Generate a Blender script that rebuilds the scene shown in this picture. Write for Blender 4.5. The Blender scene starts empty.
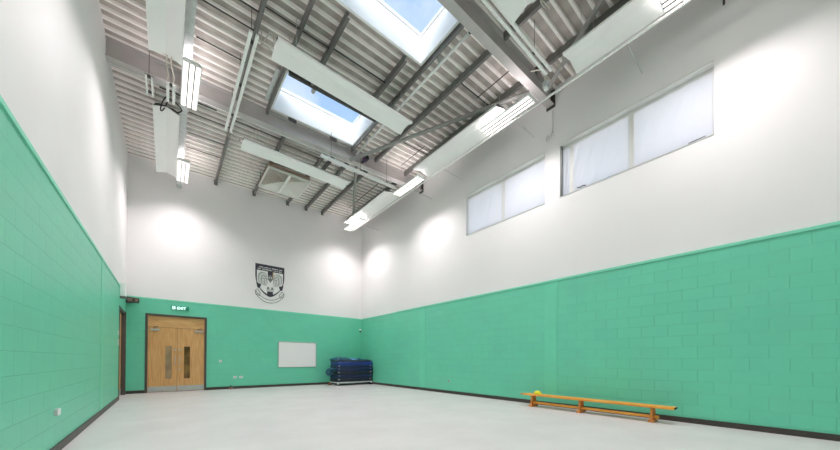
import bpy, math, random
from mathutils import Vector, Matrix
random.seed(7)
C = bpy.context.scene.collection
S = bpy.context.scene

# ------------------------------------------------------------------ numbers
XL, XR, YB, YF = -1.071, 7.822, 14.23, -7.5
HG = 3.28                       # top of the green blockwork
def zd(x): return 8.132 + 0.03 * x      # underside of the roof deck (mono-pitch)

# ------------------------------------------------------------------ materials
def new_mat(name):
    m = bpy.data.materials.new(name); m.use_nodes = True
    nt = m.node_tree; b = nt.nodes['Principled BSDF']
    return m, nt, b
def srgb(r, g, b):
    f = lambda c: (c/255/12.92) if c/255 <= 0.04045 else ((c/255+0.055)/1.055)**2.4
    return (f(r), f(g), f(b), 1)
def coords(nt):
    n = nt.nodes.new('ShaderNodeNewGeometry'); return n.outputs['Position']
def noise_mix(nt, b, c1, c2, scale=5, detail=4, vec=None, lo=0.35, hi=0.65):
    n = nt.nodes.new('ShaderNodeTexNoise'); n.inputs['Scale'].default_value = scale; n.inputs['Detail'].default_value = detail
    if vec is None: vec = nt.nodes.new('ShaderNodeTexCoord').outputs['Object']
    nt.links.new(vec, n.inputs['Vector'])
    r = nt.nodes.new('ShaderNodeValToRGB'); r.color_ramp.elements[0].position = lo; r.color_ramp.elements[1].position = hi
    r.color_ramp.elements[0].color = c1; r.color_ramp.elements[1].color = c2
    nt.links.new(n.outputs['Fac'], r.inputs['Fac'])
    nt.links.new(r.outputs['Color'], b.inputs['Base Color'])
    return n, r
def simple(name, rgb, rough=0.5, metal=0.0, var=0.06, scale=6):
    m, nt, b = new_mat(name)
    c = srgb(*rgb); d = tuple(x*(1-var) for x in c[:3]) + (1,); e = tuple(min(1, x*(1+var)) for x in c[:3]) + (1,)
    noise_mix(nt, b, d, e, scale)
    b.inputs['Roughness'].default_value = rough; b.inputs['Metallic'].default_value = metal
    return m
def emis(name, rgb, strength):
    m, nt, b = new_mat(name)
    b.inputs['Base Color'].default_value = srgb(*rgb)
    b.inputs['Emission Color'].default_value = srgb(*rgb); b.inputs['Emission Strength'].default_value = strength
    return m
def block_mat(name, rgb, axis, phase):
    """painted concrete blockwork, 450 x 225 courses, as relief"""
    m, nt, b = new_mat(name)
    sep = nt.nodes.new('ShaderNodeSeparateXYZ'); nt.links.new(coords(nt), sep.inputs[0])
    off = nt.nodes.new('ShaderNodeMath'); off.operation = 'ADD'; off.inputs[1].default_value = phase + 45
    nt.links.new(sep.outputs[axis], off.inputs[0])
    offz = nt.nodes.new('ShaderNodeMath'); offz.operation = 'ADD'; offz.inputs[1].default_value = 0.095 + 0.225*2
    nt.links.new(sep.outputs[2], offz.inputs[0])
    cmb = nt.nodes.new('ShaderNodeCombineXYZ'); nt.links.new(off.outputs[0], cmb.inputs[0]); nt.links.new(offz.outputs[0], cmb.inputs[1])
    def brick(ms, smooth):
        k = nt.nodes.new('ShaderNodeTexBrick'); k.offset = 0.5; k.offset_frequency = 2
        k.inputs['Scale'].default_value = 1; k.inputs['Brick Width'].default_value = 0.45; k.inputs['Row Height'].default_value = 0.225
        k.inputs['Mortar Size'].default_value = ms; k.inputs['Mortar Smooth'].default_value = smooth
        nt.links.new(cmb.outputs[0], k.inputs['Vector']); return k
    k = brick(0.005, 0.7)
    c = srgb(*rgb)
    k.inputs['Color1'].default_value = tuple(x*0.985 for x in c[:3]) + (1,)
    k.inputs['Color2'].default_value = tuple(min(1, x*1.015) for x in c[:3]) + (1,)
    k.inputs['Mortar'].default_value = tuple(x*0.93 for x in c[:3]) + (1,)
    n = nt.nodes.new('ShaderNodeTexNoise'); n.inputs['Scale'].default_value = 60; n.inputs['Detail'].default_value = 6
    nt.links.new(coords(nt), n.inputs['Vector'])
    h = nt.nodes.new('ShaderNodeMath'); h.operation = 'MULTIPLY_ADD'
    nt.links.new(k.outputs['Fac'], h.inputs[0]); h.inputs[1].default_value = -1.0
    sc = nt.nodes.new('ShaderNodeMath'); sc.operation = 'MULTIPLY'; sc.inputs[1].default_value = 0.5
    nt.links.new(n.outputs['Fac'], sc.inputs[0]); nt.links.new(sc.outputs[0], h.inputs[2])
    bp = nt.nodes.new('ShaderNodeBump'); bp.inputs['Strength'].default_value = 0.6; bp.inputs['Distance'].default_value = 0.012
    nt.links.new(h.outputs[0], bp.inputs['Height']); nt.links.new(bp.outputs[0], b.inputs['Normal'])
    n2 = nt.nodes.new('ShaderNodeTexNoise'); n2.inputs['Scale'].default_value = 1.3; nt.links.new(coords(nt), n2.inputs['Vector'])
    mx = nt.nodes.new('ShaderNodeMix'); mx.data_type = 'RGBA'; mx.blend_type = 'MULTIPLY'; mx.inputs[0].default_value = 0.10
    nt.links.new(k.outputs['Color'], mx.inputs[6]); nt.links.new(n2.outputs['Color'], mx.inputs[7])
    nt.links.new(mx.outputs[2], b.inputs['Base Color'])
    b.inputs['Roughness'].default_value = 0.38
    return m
GREEN = (114, 216, 182)
M = {}
M['green_y'] = block_mat('green block paint along the room', GREEN, 1, 0.465)
M['green_x'] = block_mat('green block paint across the room', GREEN, 0, 0.1)
M['green_flat'] = simple('green smooth paint', (114, 215, 180), 0.4, 0, 0.03, 2)
M['green_cap'] = simple('green painted capping', (134, 226, 196), 0.4, 0, 0.03, 3)
M['white_wall'] = simple('white wall paint', (241, 238, 238), 0.6, 0, 0.012, 0.8)
M['skirt'] = simple('dark brown skirting', (66, 58, 54), 0.45, 0, 0.1, 8)
M['frame_dark'] = simple('dark grey door frame paint', (82, 78, 74), 0.45, 0, 0.06, 8)
M['beam'] = simple('grey painted steel', (190, 184, 182), 0.45, 0.0, 0.05, 3)
M['purlin'] = simple('galvanised purlin steel', (124, 122, 120), 0.42, 0.3, 0.08, 6)
M['brace'] = simple('grey brace tube paint', (158, 156, 152), 0.45, 0.0, 0.05, 4)
M['dark_metal'] = simple('dark steel', (78, 76, 74), 0.5, 0.3, 0.08, 10)
M['galv'] = simple('galvanised tray steel', (206, 208, 208), 0.4, 0.15, 0.08, 9)
M['white_metal'] = simple('white powder coat', (248, 248, 246), 0.38, 0, 0.012, 3)
M['panel_white'] = simple('white panel enamel', (250, 249, 247), 0.42, 0, 0.012, 2)
M['frame_white'] = simple('white window frame', (226, 224, 221), 0.4, 0, 0.02, 3)
M['slot_white'] = simple('pale slotted channel', (246, 245, 242), 0.4, 0, 0.1, 60)
M['pvc_white'] = simple('white plastic', (240, 240, 238), 0.35, 0, 0.01, 4)
M['lamp'] = emis('lit lamp diffuser', (255, 250, 246), 1.2)
M['black'] = simple('black plastic', (36, 35, 36), 0.45, 0, 0.1, 12)
M['steel'] = simple('satin stainless steel', (196, 196, 194), 0.32, 0.6, 0.04, 14)
M['alu_dark'] = simple('grey aluminium strip', (120, 120, 118), 0.4, 0.4, 0.06, 14)
M['board'] = simple('whiteboard enamel', (246, 241, 243), 0.2, 0, 0.01, 2)
M['trolley'] = simple('pale trolley steel', (224, 224, 226), 0.35, 0.1, 0.05, 10)
M['rubber'] = simple('dark rubber', (46, 42, 40), 0.7, 0, 0.1, 10)
M['orange_bit'] = simple('orange brown castor', (150, 92, 64), 0.5, 0, 0.1, 10)
M['yellow'] = simple('yellow plastic', (236, 226, 40), 0.45, 0, 0.04, 8)
M['crest_dark'] = simple('crest charcoal ink', (58, 54, 66), 0.6, 0, 0.04, 9)
M['crest_white'] = simple('crest white', (240, 240, 238), 0.6, 0, 0.02, 9)
M['crest_grey'] = simple('crest feather grey', (206, 208, 206), 0.6, 0, 0.18, 30)
M['crest_mid'] = simple('crest feather outline grey', (122, 124, 124), 0.6, 0, 0.08, 20)
M['crest_gold'] = simple('crest ochre edge', (196, 172, 128), 0.6, 0, 0.04, 9)
M['purple'] = simple('dark purple plastic', (74, 56, 84), 0.5, 0, 0.08, 9)
M['insul'] = simple('brown insulation edge', (176, 152, 134), 0.8, 0, 0.2, 30)
M['diff_a'] = simple('diffuser white blade', (236, 234, 228), 0.4, 0, 0.02, 6)
M['cable'] = simple('pale flexible cable', (206, 198, 186), 0.5, 0, 0.05, 10)
M['cable_dark'] = simple('black cable', (48, 46, 46), 0.5, 0, 0.05, 10)
M['sign_green'] = simple('sign green', (34, 150, 124), 0.35, 0, 0.02, 9)
M['sign_lit'] = emis('lit white sign legend', (226, 255, 248), 0.9)
M['brown'] = simple('pinkish brown plastic', (150, 116, 108), 0.5, 0, 0.1, 12)
# mats
for nm, rgb in dict(mat_black=(30, 36, 52), mat_navy=(30, 44, 84), mat_navy2=(34, 50, 92), mat_teal=(28, 84, 108),
                    mat_royal=(38, 66, 150), mat_maroon=(92, 74, 96), mat_sky=(92, 140, 186)).items():
    M[nm] = simple(nm.replace('_', ' ') + ' vinyl', rgb, 0.42, 0, 0.12, 7)

# roof deck: darker pans with fine dots, plain pale ribs
m, nt, b = new_mat('dotted deck pan')
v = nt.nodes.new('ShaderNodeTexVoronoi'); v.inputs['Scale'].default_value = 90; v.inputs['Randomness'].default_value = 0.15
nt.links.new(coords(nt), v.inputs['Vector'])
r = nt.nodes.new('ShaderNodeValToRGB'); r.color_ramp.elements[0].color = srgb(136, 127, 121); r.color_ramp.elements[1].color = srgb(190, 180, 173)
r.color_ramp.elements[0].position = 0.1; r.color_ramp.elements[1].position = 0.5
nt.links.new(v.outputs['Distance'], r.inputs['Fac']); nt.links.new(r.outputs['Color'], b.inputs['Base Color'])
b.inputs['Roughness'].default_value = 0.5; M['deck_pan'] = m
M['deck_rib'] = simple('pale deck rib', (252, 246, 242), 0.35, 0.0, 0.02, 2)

# floor: pale vinyl with a soft sheen
m, nt, b = new_mat('pale grey sports vinyl')
n, r = noise_mix(nt, b, srgb(206, 201, 202), srgb(214, 209, 210), 1.2, 5, coords(nt))
n2 = nt.nodes.new('ShaderNodeTexNoise'); n2.inputs['Scale'].default_value = 3; nt.links.new(coords(nt), n2.inputs['Vector'])
mr = nt.nodes.new('ShaderNodeMapRange'); mr.inputs[3].default_value = 0.36; mr.inputs[4].default_value = 0.5
nt.links.new(n2.outputs['Fac'], mr.inputs[0]); nt.links.new(mr.outputs[0], b.inputs['Roughness'])
M['floor'] = m

# woods
def wood(name, c1, c2, stretch):
    m, nt, b = new_mat(name)
    tc = nt.nodes.new('ShaderNodeTexCoord'); mp = nt.nodes.new('ShaderNodeMapping'); mp.inputs['Scale'].default_value = stretch
    nt.links.new(tc.outputs['Object'], mp.inputs['Vector'])
    noise_mix(nt, b, srgb(*c1), srgb(*c2), 4, 6, mp.outputs['Vector'], 0.3, 0.7)
    b.inputs['Roughness'].default_value = 0.42
    return m
M['oak'] = wood('oak door veneer', (204, 150, 92), (230, 182, 122), (6, 6, 0.5))
M['oak_trans'] = wood('oak transom veneer', (206, 154, 98), (230, 184, 124), (0.6, 6, 5))
M['bench_wood'] = wood('varnished orange bench wood', (224, 142, 46), (246, 176, 74), (8, 0.6, 8))
M['leg_wood'] = wood('varnished brown leg wood', (196, 116, 50), (222, 152, 74), (6, 6, 1))

def glassy(name, tint, refl):
    m = bpy.data.materials.new(name); m.use_nodes = True; nt = m.node_tree; nt.nodes.clear()
    o = nt.nodes.new('ShaderNodeOutputMaterial'); mx = nt.nodes.new('ShaderNodeMixShader')
    t = nt.nodes.new('ShaderNodeBsdfTransparent'); t.inputs[0].default_value = tint
    g = nt.nodes.new('ShaderNodeBsdfGlossy'); g.inputs['Roughness'].default_value = 0.02
    mx.inputs[0].default_value = refl
    nt.links.new(t.outputs[0], mx.inputs[1]); nt.links.new(g.outputs[0], mx.inputs[2]); nt.links.new(mx.outputs[0], o.inputs[0])
    return m
M['glass'] = glassy('clear roof glazing', (0.94, 0.97, 1, 1), 0.05)
M['pane'] = glassy('window glass', (0.95, 0.97, 0.98, 1), 0.06)
m, nt, b = new_mat('wired vision glass'); b.inputs['Roughness'].default_value = 0.15
noise_mix(nt, b, srgb(150, 128, 100), srgb(176, 152, 118), 3); M['vision_pale'] = m
m, nt, b = new_mat('dark vision glass'); b.inputs['Roughness'].default_value = 0.12
noise_mix(nt, b, srgb(92, 66, 36), srgb(150, 112, 62), 3, 3); M['vision_dark'] = m
# sheet hung over the windows: thin translucent cloth
m = bpy.data.materials.new('thin white cloth'); m.use_nodes = True; nt = m.node_tree; nt.nodes.clear()
o = nt.nodes.new('ShaderNodeOutputMaterial'); mx = nt.nodes.new('ShaderNodeMixShader'); mx.inputs[0].default_value = 0.5
d = nt.nodes.new('ShaderNodeBsdfDiffuse'); d.inputs[0].default_value = srgb(234, 233, 239)
t = nt.nodes.new('ShaderNodeBsdfTranslucent'); t.inputs[0].default_value = srgb(236, 235, 237)
nt.links.new(d.outputs[0], mx.inputs[1]); nt.links.new(t.outputs[0], mx.inputs[2]); nt.links.new(mx.outputs[0], o.inputs[0])
M['cloth'] = m

# ------------------------------------------------------------------ mesh builder
class MB:
    def __init__(s): s.v = []; s.f = []; s.mi = []; s.smooth = []
    def face(s, idx, mi=0, sm=False): s.f.append(idx); s.mi.append(mi); s.smooth.append(sm)
    def hexa(s, p, mi=0):
        """8 points: bottom quad ccw, top quad ccw"""
        b = len(s.v); s.v += [tuple(q) for q in p]
        for q in ((3,2,1,0),(4,5,6,7),(0,1,5,4),(1,2,6,5),(2,3,7,6),(3,0,4,7)): s.face([b+i for i in q], mi)
        return s
    def box(s, x0, x1, y0, y1, z0, z1, mi=0):
        return s.hexa([(x0,y0,z0),(x1,y0,z0),(x1,y1,z0),(x0,y1,z0),(x0,y0,z1),(x1,y0,z1),(x1,y1,z1),(x0,y1,z1)], mi)
    def prism(s, prof, fn, a, b, mi=0, caps=True):
        """closed profile [(p,q)], fn(p,q,t)->xyz, from t=a to t=b"""
        n = len(prof); k = len(s.v)
        for t in (a, b):
            for p, q in prof: s.v.append(tuple(fn(p, q, t)))
        for i in range(n):
            j = (i+1) % n; s.face([k+i, k+j, k+n+j, k+n+i], mi)
        if caps: s.face([k+i for i in range(n)][::-1], mi); s.face([k+n+i for i in range(n)], mi)
        return s
    def tube(s, pts, r, seg=10, mi=0):
        pts = [Vector(p) for p in pts]; k = len(s.v); n = len(pts)
        up = None
        for i, p in enumerate(pts):
            d = (pts[min(i+1, n-1)] - pts[max(i-1, 0)]).normalized()
            if up is None:
                a = Vector((0,0,1)) if abs(d.z) < 0.9 else Vector((1,0,0)); up = d.cross(a).normalized()
            else: up = (up - d*up.dot(d)).normalized()
            w = d.cross(up)
            rr = r[i] if isinstance(r, (list, tuple)) else r
            for j in range(seg):
                t = 2*math.pi*j/seg; s.v.append(tuple(p + up*(math.cos(t)*rr) + w*(math.sin(t)*rr)))
        for i in range(n-1):
            for j in range(seg):
                j2 = (j+1) % seg
                s.face([k+i*seg+j, k+i*seg+j2, k+(i+1)*seg+j2, k+(i+1)*seg+j], mi, True)
        s.face([k+j for j in range(seg)][::-1], mi); s.face([k+(n-1)*seg+j for j in range(seg)], mi)
        return s
    def lathe(s, cx, cy, prof, seg=20, mi=0):
        k = len(s.v); n = len(prof)
        for r, z in prof:
            for j in range(seg):
                t = 2*math.pi*j/seg; s.v.append((cx+r*math.cos(t), cy+r*math.sin(t), z))
        for i in range(n-1):
            for j in range(seg):
                j2 = (j+1) % seg
                s.face([k+i*seg+j, k+i*seg+j2, k+(i+1)*seg+j2, k+(i+1)*seg+j], mi, True)
        s.face([k+j for j in range(seg)][::-1], mi); s.face([k+(n-1)*seg+j for j in range(seg)], mi)
        return s
    def build(s, name, mats, parent=None, origin=(0,0,0), bevel=0.0, sub=0):
        ox, oy, oz = origin
        me = bpy.data.meshes.new(name)
        me.from_pydata([(x-ox, y-oy, z-oz) for x, y, z in s.v], [], s.f)
        if not isinstance(mats, (list, tuple)): mats = [mats]
        for q in mats: me.materials.append(M[q])
        for p, mi, sm in zip(me.polygons, s.mi, s.smooth): p.material_index = mi; p.use_smooth = sm
        me.update()
        o = bpy.data.objects.new(name, me); C.objects.link(o)
        if parent is not None: o.parent = parent
        else: o.location = origin
        if bevel:
            bv = o.modifiers.new('bevel', 'BEVEL'); bv.width = bevel; bv.segments = 2; bv.limit_method = 'ANGLE'
        return o

def tag(o, label=None, cat=None, group=None, kind=None):
    if label: o['label'] = label
    if cat: o['category'] = cat
    if group: o['group'] = group
    if kind: o['kind'] = kind
    return o
def empty(name, loc, label=None, cat=None, group=None, kind=None):
    o = bpy.data.objects.new(name, None); C.objects.link(o); o.location = loc; o.empty_display_size = 0.1
    return tag(o, label, cat, group, kind)
def struct(o, label, cat): return tag(o, label, cat, None, 'structure')
def copy_tree(o, loc=None, label=None, parent=None):
    c = o.copy(); C.objects.link(c)
    if parent is not None: c.parent = parent
    if loc is not None: c.location = loc
    if label: c['label'] = label
    for ch in [q for q in bpy.data.objects if q.parent == o]: copy_tree(ch, None, None, c)
    return c

# ------------------------------------------------------------------ room shell
T = 0.3
struct(MB().box(XL-T, XR+T, YF-T, YB+T, -0.15, 0).build('floor', 'floor'), 'pale grey smooth vinyl sports hall floor', 'floor')
ZT = 8.9
def wall_cells(mb, cuts_a, cuts_z, holes, put):
    """grid of boxes skipping holes; put(a0,a1,z0,z1,mi)"""
    for a0, a1 in zip(cuts_a, cuts_a[1:]):
        for z0, z1 in zip(cuts_z, cuts_z[1:]):
            am, zm = (a0+a1)/2, (z0+z1)/2
            if any(h[0] < am < h[1] and h[2] < zm < h[3] for h in holes): continue
            put(a0, a1, z0, z1, 0 if zm < HG else 1)
W1 = (0.877, 3.779, 5.44, 6.77); W2 = (4.187, 7.015, 5.44, 6.77)
mb = MB()
wall_cells(mb, [YF-T, W1[0], W1[1], W2[0], W2[1], YB+T], [0, HG, 5.44, 6.77, ZT], [W1, W2],
           lambda a0,a1,z0,z1,mi: mb.box(XR, XR+T, a0, a1, z0, z1, mi))
struct(mb.build('wall_right', ['green_y', 'white_wall']), 'long right wall, green blockwork below and white above, with high windows', 'wall')
D2 = (12.35, 14.0, 0, 2.73)
mb = MB()
wall_cells(mb, [YF-T, D2[0], D2[1], YB+T], [0, D2[3], HG, ZT], [D2], lambda a0,a1,z0,z1,mi: mb.box(XL-T, XL, a0, a1, z0, z1, mi))
struct(mb.build('wall_left', ['green_y', 'white_wall']), 'left wall, pale green blockwork below and white above', 'wall')
D1 = (-0.585, 1.172, 0, 2.775)
mb = MB()
wall_cells(mb, [XL, D1[0], D1[1], XR], [0, D1[3], HG, ZT], [D1], lambda a0,a1,z0,z1,mi: mb.box(a0, a1, YB, YB+T, z0, z1, mi))
struct(mb.build('wall_back', ['green_x', 'white_wall']), 'far end wall with double door, green below and white above', 'wall')
mb = MB(); mb.box(XL, XR, YF-T, YF, 0, HG, 0); mb.box(XL, XR, YF-T, YF, HG, ZT, 1)
struct(mb.build('wall_front', ['green_x', 'white_wall']), 'near end wall behind the viewer, green below and white above', 'wall')
# flush plain strips where the steel columns are cased in
def strip(name, x0, x1, y0, y1, lab): struct(MB().box(x0, x1, y0, y1, 0.1, HG).build(name, 'green_flat'), lab, 'wall strip')
strip('trim_1', XR-0.006, XR, 3.85, 4.18, 'smooth green vertical strip on right wall behind the wooden bench')
strip('trim_2', XR-0.006, XR, 9.12, 9.46, 'smooth green vertical strip on right wall below the far roof beam')
strip('trim_3', XL, XL+0.006, 9.2, 9.55, 'smooth green vertical strip on left wall below the far roof beam')
# capping on top of the blockwork
struct(MB().box(XR-0.014, XR, YF, 11.05, HG, HG+0.05).box(XR-0.008, XR, 11.05, YB, HG-0.005, HG+0.035).build('trim_4', 'green_cap'), 'green capping along the top of the right blockwork', 'trim')
struct(MB().box(XL, XL+0.014, YF, YB, HG, HG+0.05).build('trim_5', 'green_cap'), 'green capping along the top of the left blockwork', 'trim')
struct(MB().box(XL+0.014, XR-0.008, YB-0.01, YB, HG-0.005, HG+0.04).build('trim_6', 'green_cap'), 'green capping along the top of the end wall blockwork', 'trim')
# skirting
struct(MB().box(XR-0.022, XR, YF, YB-0.022, 0, 0.1).build('baseboard_right', 'skirt'), 'dark brown skirting along the right wall', 'skirting')
struct(MB().box(XL, XL+0.022, YF, D2[0], 0, 0.1).box(XL, XL+0.022, D2[1], YB-0.022, 0, 0.1).build('baseboard_left', 'skirt'), 'dark brown skirting along the left wall', 'skirting')
struct(MB().box(XL, D1[0], YB-0.022, YB, 0, 0.1).box(D1[1], XR, YB-0.022, YB, 0, 0.1).build('baseboard_back', 'skirt'), 'dark brown skirting along the far end wall', 'skirting')

# ------------------------------------------------------------------ roof deck with two roof-light openings
SK = [(2.2, 4.575, 4.24, 5.54), (2.2, 4.62, 7.74, 9.10)]
PITCH, PH, DEP = 0.235, 7.91, 0.045
def deck_profile():
    """points (y, dz, material of the following face) from YF to YB"""
    pts = []
    n0 = int((YF-PH)/PITCH) - 2; n1 = int((YB-PH)/PITCH) + 2
    for n in range(n0, n1):
        c = PH + n*PITCH
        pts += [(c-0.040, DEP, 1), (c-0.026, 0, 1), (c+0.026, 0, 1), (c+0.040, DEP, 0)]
    return pts
def deck_strip(mb, y0, y1, x0, x1):
    P = deck_profile(); seq = []
    for (ya, za, ma), (yb, zb, _) in zip(P, P[1:]):
        lo, hi = max(ya, y0), min(yb, y1)
        if hi - lo < 1e-5: continue
        f = lambda y: za + (zb-za)*(y-ya)/(yb-ya)
        k = len(mb.v)
        for y in (lo, hi):
            for x in (x0, x1): mb.v.append((x, y, zd(x)+f(y)))
        mb.face([k, k+2, k+3, k+1], ma)
    k = len(mb.v)                               # flat top skin
    for x, y in ((x0,y0),(x1,y0),(x1,y1),(x0,y1)): mb.v.append((x, y, zd(x)+0.09))
    mb.face([k,k+1,k+2,k+3], 0)
mb = MB()
ys = [YF-0.1, SK[0][2], SK[0][3], SK[1][2], SK[1][3], YB+0.1]
for y0, y1 in zip(ys, ys[1:]):
    hole = [s for s in SK if s[2] <= (y0+y1)/2 <= s[3]]
    if hole:
        deck_strip(mb, y0, y1, XL-0.1, hole[0][0]); deck_strip(mb, y0, y1, hole[0][1], XR+0.1)
    else: deck_strip(mb, y0, y1, XL-0.1, XR+0.1)
struct(mb.build('ceiling', ['deck_pan', 'deck_rib']), 'profiled metal roof deck, darker dotted pans with pale ribs', 'ceiling')

def skylight(name, s, lab, track):
    x0, x1, y0, y1 = s; H = 0.62; o0 = ((x0+x1)/2, (y0+y1)/2, zd((x0+x1)/2))
    r = empty(name, o0); struct(r, lab, 'roof light')
    mb = MB(); t = 0.05
    def wallbox(a0, a1, b0, b1, lo=-0.05, hi=H):
        mb.hexa([(a0,b0,zd(a0)+lo),(a1,b0,zd(a1)+lo),(a1,b1,zd(a1)+lo),(a0,b1,zd(a0)+lo),
                 (a0,b0,zd(a0)+hi),(a1,b0,zd(a1)+hi),(a1,b1,zd(a1)+hi),(a0,b1,zd(a0)+hi)])
    wallbox(x0-t, x0, y0-t, y1+t); wallbox(x1, x1+t, y0-t, y1+t); wallbox(x0, x1, y0-t, y0); wallbox(x0, x1, y1, y1+t)
    mb.build('kerb', 'panel_white', r, o0)
    mb = MB(); w = 0.022
    wallbox2 = wallbox
    for a0,a1,b0,b1 in ((x0,x0+w,y0,y1),(x1-w,x1,y0,y1),(x0+w,x1-w,y0,y0+w),(x0+w,x1-w,y1-w,y1)):
        mb.hexa([(a0,b0,zd(a0)+H-0.06),(a1,b0,zd(a1)+H-0.06),(a1,b1,zd(a1)+H-0.06),(a0,b1,zd(a0)+H-0.06),
                 (a0,b0,zd(a0)+H+0.02),(a1,b0,zd(a1)+H+0.02),(a1,b1,zd(a1)+H+0.02),(a0,b1,zd(a0)+H+0.02)])
    mb.build('glazing_frame', 'frame_white', r, o0)
    mb = MB(); q = H-0.03
    a0,a1,b0,b1 = x0+w, x1-w, y0+w, y1-w
    mb.hexa([(a0,b0,zd(a0)+q),(a1,b0,zd(a1)+q),(a1,b1,zd(a1)+q),(a0,b1,zd(a0)+q),
             (a0,b0,zd(a0)+q+.01),(a1,b0,zd(a1)+q+.01),(a1,b1,zd(a1)+q+.01),(a0,b1,zd(a0)+q+.01)])
    mb.build('pane', 'glass', r, o0)
    # flange lip below the deck
    mb = MB(); l = 0.09
    for a0,a1,b0,b1 in ((x0-t-l,x0-t,y0-t,y1+t),(x1+t,x1+t+0.02,y0-t,y1+t),(x0-t,x1+t,y1+t,y1+t+0.03)):
        mb.hexa([(a0,b0,zd(a0)-.04),(a1,b0,zd(a1)-.04),(a1,b1,zd(a1)-.04),(a0,b1,zd(a0)-.04),
                 (a0,b0,zd(a0)-.01),(a1,b0,zd(a1)-.01),(a1,b1,zd(a1)-.01),(a0,b1,zd(a0)-.01)])
    mb.build('flange', 'beam', r, o0)
    if track:
        mb = MB(); mb.box(x0-0.24, x0-0.16, y0+0.05, y1-0.2, zd(x0)-0.06, zd(x0)-0.005); mb.build('side_track', 'galv', r, o0)
        mb = MB(); mb.hexa([(x0,y0-.13,zd(x0)-.16),(x1,y0-.13,zd(x1)-.16),(x1,y0-.06,zd(x1)-.16),(x0,y0-.06,zd(x0)-.16),
                            (x0,y0-.13,zd(x0)-.0),(x1,y0-.13,zd(x1)-.0),(x1,y0-.06,zd(x1)-.0),(x0,y0-.06,zd(x0)-.0)])
        mb.build('edge_beam', 'dark_metal', r, o0)
        mb = MB(); mb.tube([(2.85,y0-.02,zd(2.8)-.1),(2.85,y0+0.1,zd(2.8)-.1)], 0.05, 12); mb.build('opener_motor', 'steel', r, o0)
        mb = MB()
        for xx in (2.75, 4.0): mb.box(xx-.11, xx+.11, y1+.055, y1+.10, zd(xx)-.12, zd(xx)-.042)
        mb.build('hinge_block', 'dark_metal', r, o0)
    return r
skylight('window_3', SK[0], 'roof light with deep white kerb beside the nearer roof beam', False)
skylight('window_4', SK[1], 'roof light with white kerb beside the farther roof beam', True)

# ------------------------------------------------------------------ windows in the right wall
def window(name, w, ymid, lab, extra):
    y0, y1, z0, z1 = w; o0 = (XR+0.1, (y0+y1)/2, z0); r = struct(empty(name, o0), lab, 'window')
    xf0, xf1 = XR+0.10, XR+0.16
    mb = MB(); t = 0.05
    mb.box(xf0,xf1,y0,y1,z0,z0+0.04); mb.box(xf0,xf1,y0,y1,z1-0.09,z1); mb.box(xf0,xf1,y0,y0+0.03,z0+.04,z1-.09); mb.box(xf0,xf1,y1-t,y1,z0+.04,z1-.09)
    mb.box(xf0-0.03,xf1,ymid-0.055,ymid+0.055,z0+.04,z1-.09)
    if extra: mb.box(xf0-0.02,xf1,y1-0.31,y1-0.20,z0+.04,z1-.09)
    mb.build('window_frame', 'frame_white', r, o0, 0.004)
    if extra: MB().box(XR+0.015, xf0, y1-0.035, y1-0.002, z0, z1).build('reveal_strip', 'alu_dark', r, o0)
    MB().box(xf0+0.035, xf0+0.045, y0+.02, y1-.02, z0+.02, z1-.02).build('pane', 'pane', r, o0)
    # projecting head trim
    MB().box(XR-0.045, XR+0.1, y0-0.01, y1+0.02, z1-0.002, z1+0.035).build('head_trim', 'frame_white', r, o0, 0.004)
    MB().box(XR-0.012, XR+0.1, y0, y1, z0-0.012, z0).build('window_sill', 'frame_white', r, o0)
    return r
window('window_1', W1, 2.22, 'nearer high window in the right wall, two wide panes covered in white cloth', True)
window('window_2', W2, 5.56, 'farther high window in the right wall, two panes covered in white cloth', False)
def cloth(y0, y1, z0, z1, seed, lab, sag, x=None):
    rnd = random.Random(seed); nx, nz = 40, 28; xb = XR+0.085
    mb = MB()
    fold = [(rnd.uniform(0.1, 0.9), rnd.uniform(0.3, 0.9), rnd.uniform(0.006, 0.016)) for _ in range(7)]
    for j in range(nz+1):
        for i in range(nx+1):
            u, w = i/nx, j/nz
            low = z0 + sag*math.sin(math.pi*u)**1.0*(1-w) + 0.006*math.sin(u*9+seed)*(1-w)
            z = low + (z1-low)*w
            d = sum(a*math.exp(-(((u-c-(1-w)*s*0.35))/0.035)**2) for c, s, a in fold)
            d += 0.006*math.sin(u*6+w*4+seed)*(1-w)
            mb.v.append((xb-0.012-abs(d), y0+(y1-y0)*u, z))
    for j in range(nz):
        for i in range(nx):
            a = j*(nx+1)+i; mb.face([a, a+1, a+nx+2, a+nx+1], 0, True)
    o = mb.build('window_cloth', 'cloth', None, (xb, (y0+y1)/2, z0))
    tag(o, lab, 'cloth', 'white cloths over the high windows')
cloth(0.90, 2.162, 5.468, 6.665, 3, 'white cloth with long creases over nearest pane, right of the high windows', 0.010)
cloth(2.278, 3.468, 5.468, 6.665, 5, 'white cloth sagging at the bottom over farther pane of the nearer window', 0.018)
cloth(4.20, 5.502, 5.468, 6.675, 8, 'white cloth gathered at its near side in the farther window', 0.012)
cloth(5.618, 6.985, 5.468, 6.675, 12, 'flat white cloth over the farthest pane of the high windows', 0.004)
cloth(3.582, 3.74, 5.468, 6.665, 21, 'narrow added white sheet standing for bright glass at the far end of the nearer window', 0.004)  # added sheet stands in for a slit of bright bare glass
def scrap(y, z, w, lab):
    mb = MB(); mb.tube([(XR+.035,y-w,z-.005),(XR+.03,y-w*.3,z+.012),(XR+.035,y+w*.2,z),(XR+.033,y+w,z+.02)], 0.012, 8)
    tag(mb.build('tape_scrap', 'black', None, (XR+.06, y, z)), lab, 'tape')
scrap(3.26, 5.50, 0.10, 'small black scrap at bottom edge of the cloth on the nearer window')
MB_ = MB().tube([(XR+.06,1.0,5.50),(XR+.058,1.12,5.496),(XR+.06,1.25,5.49)], 0.006, 6)
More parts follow.
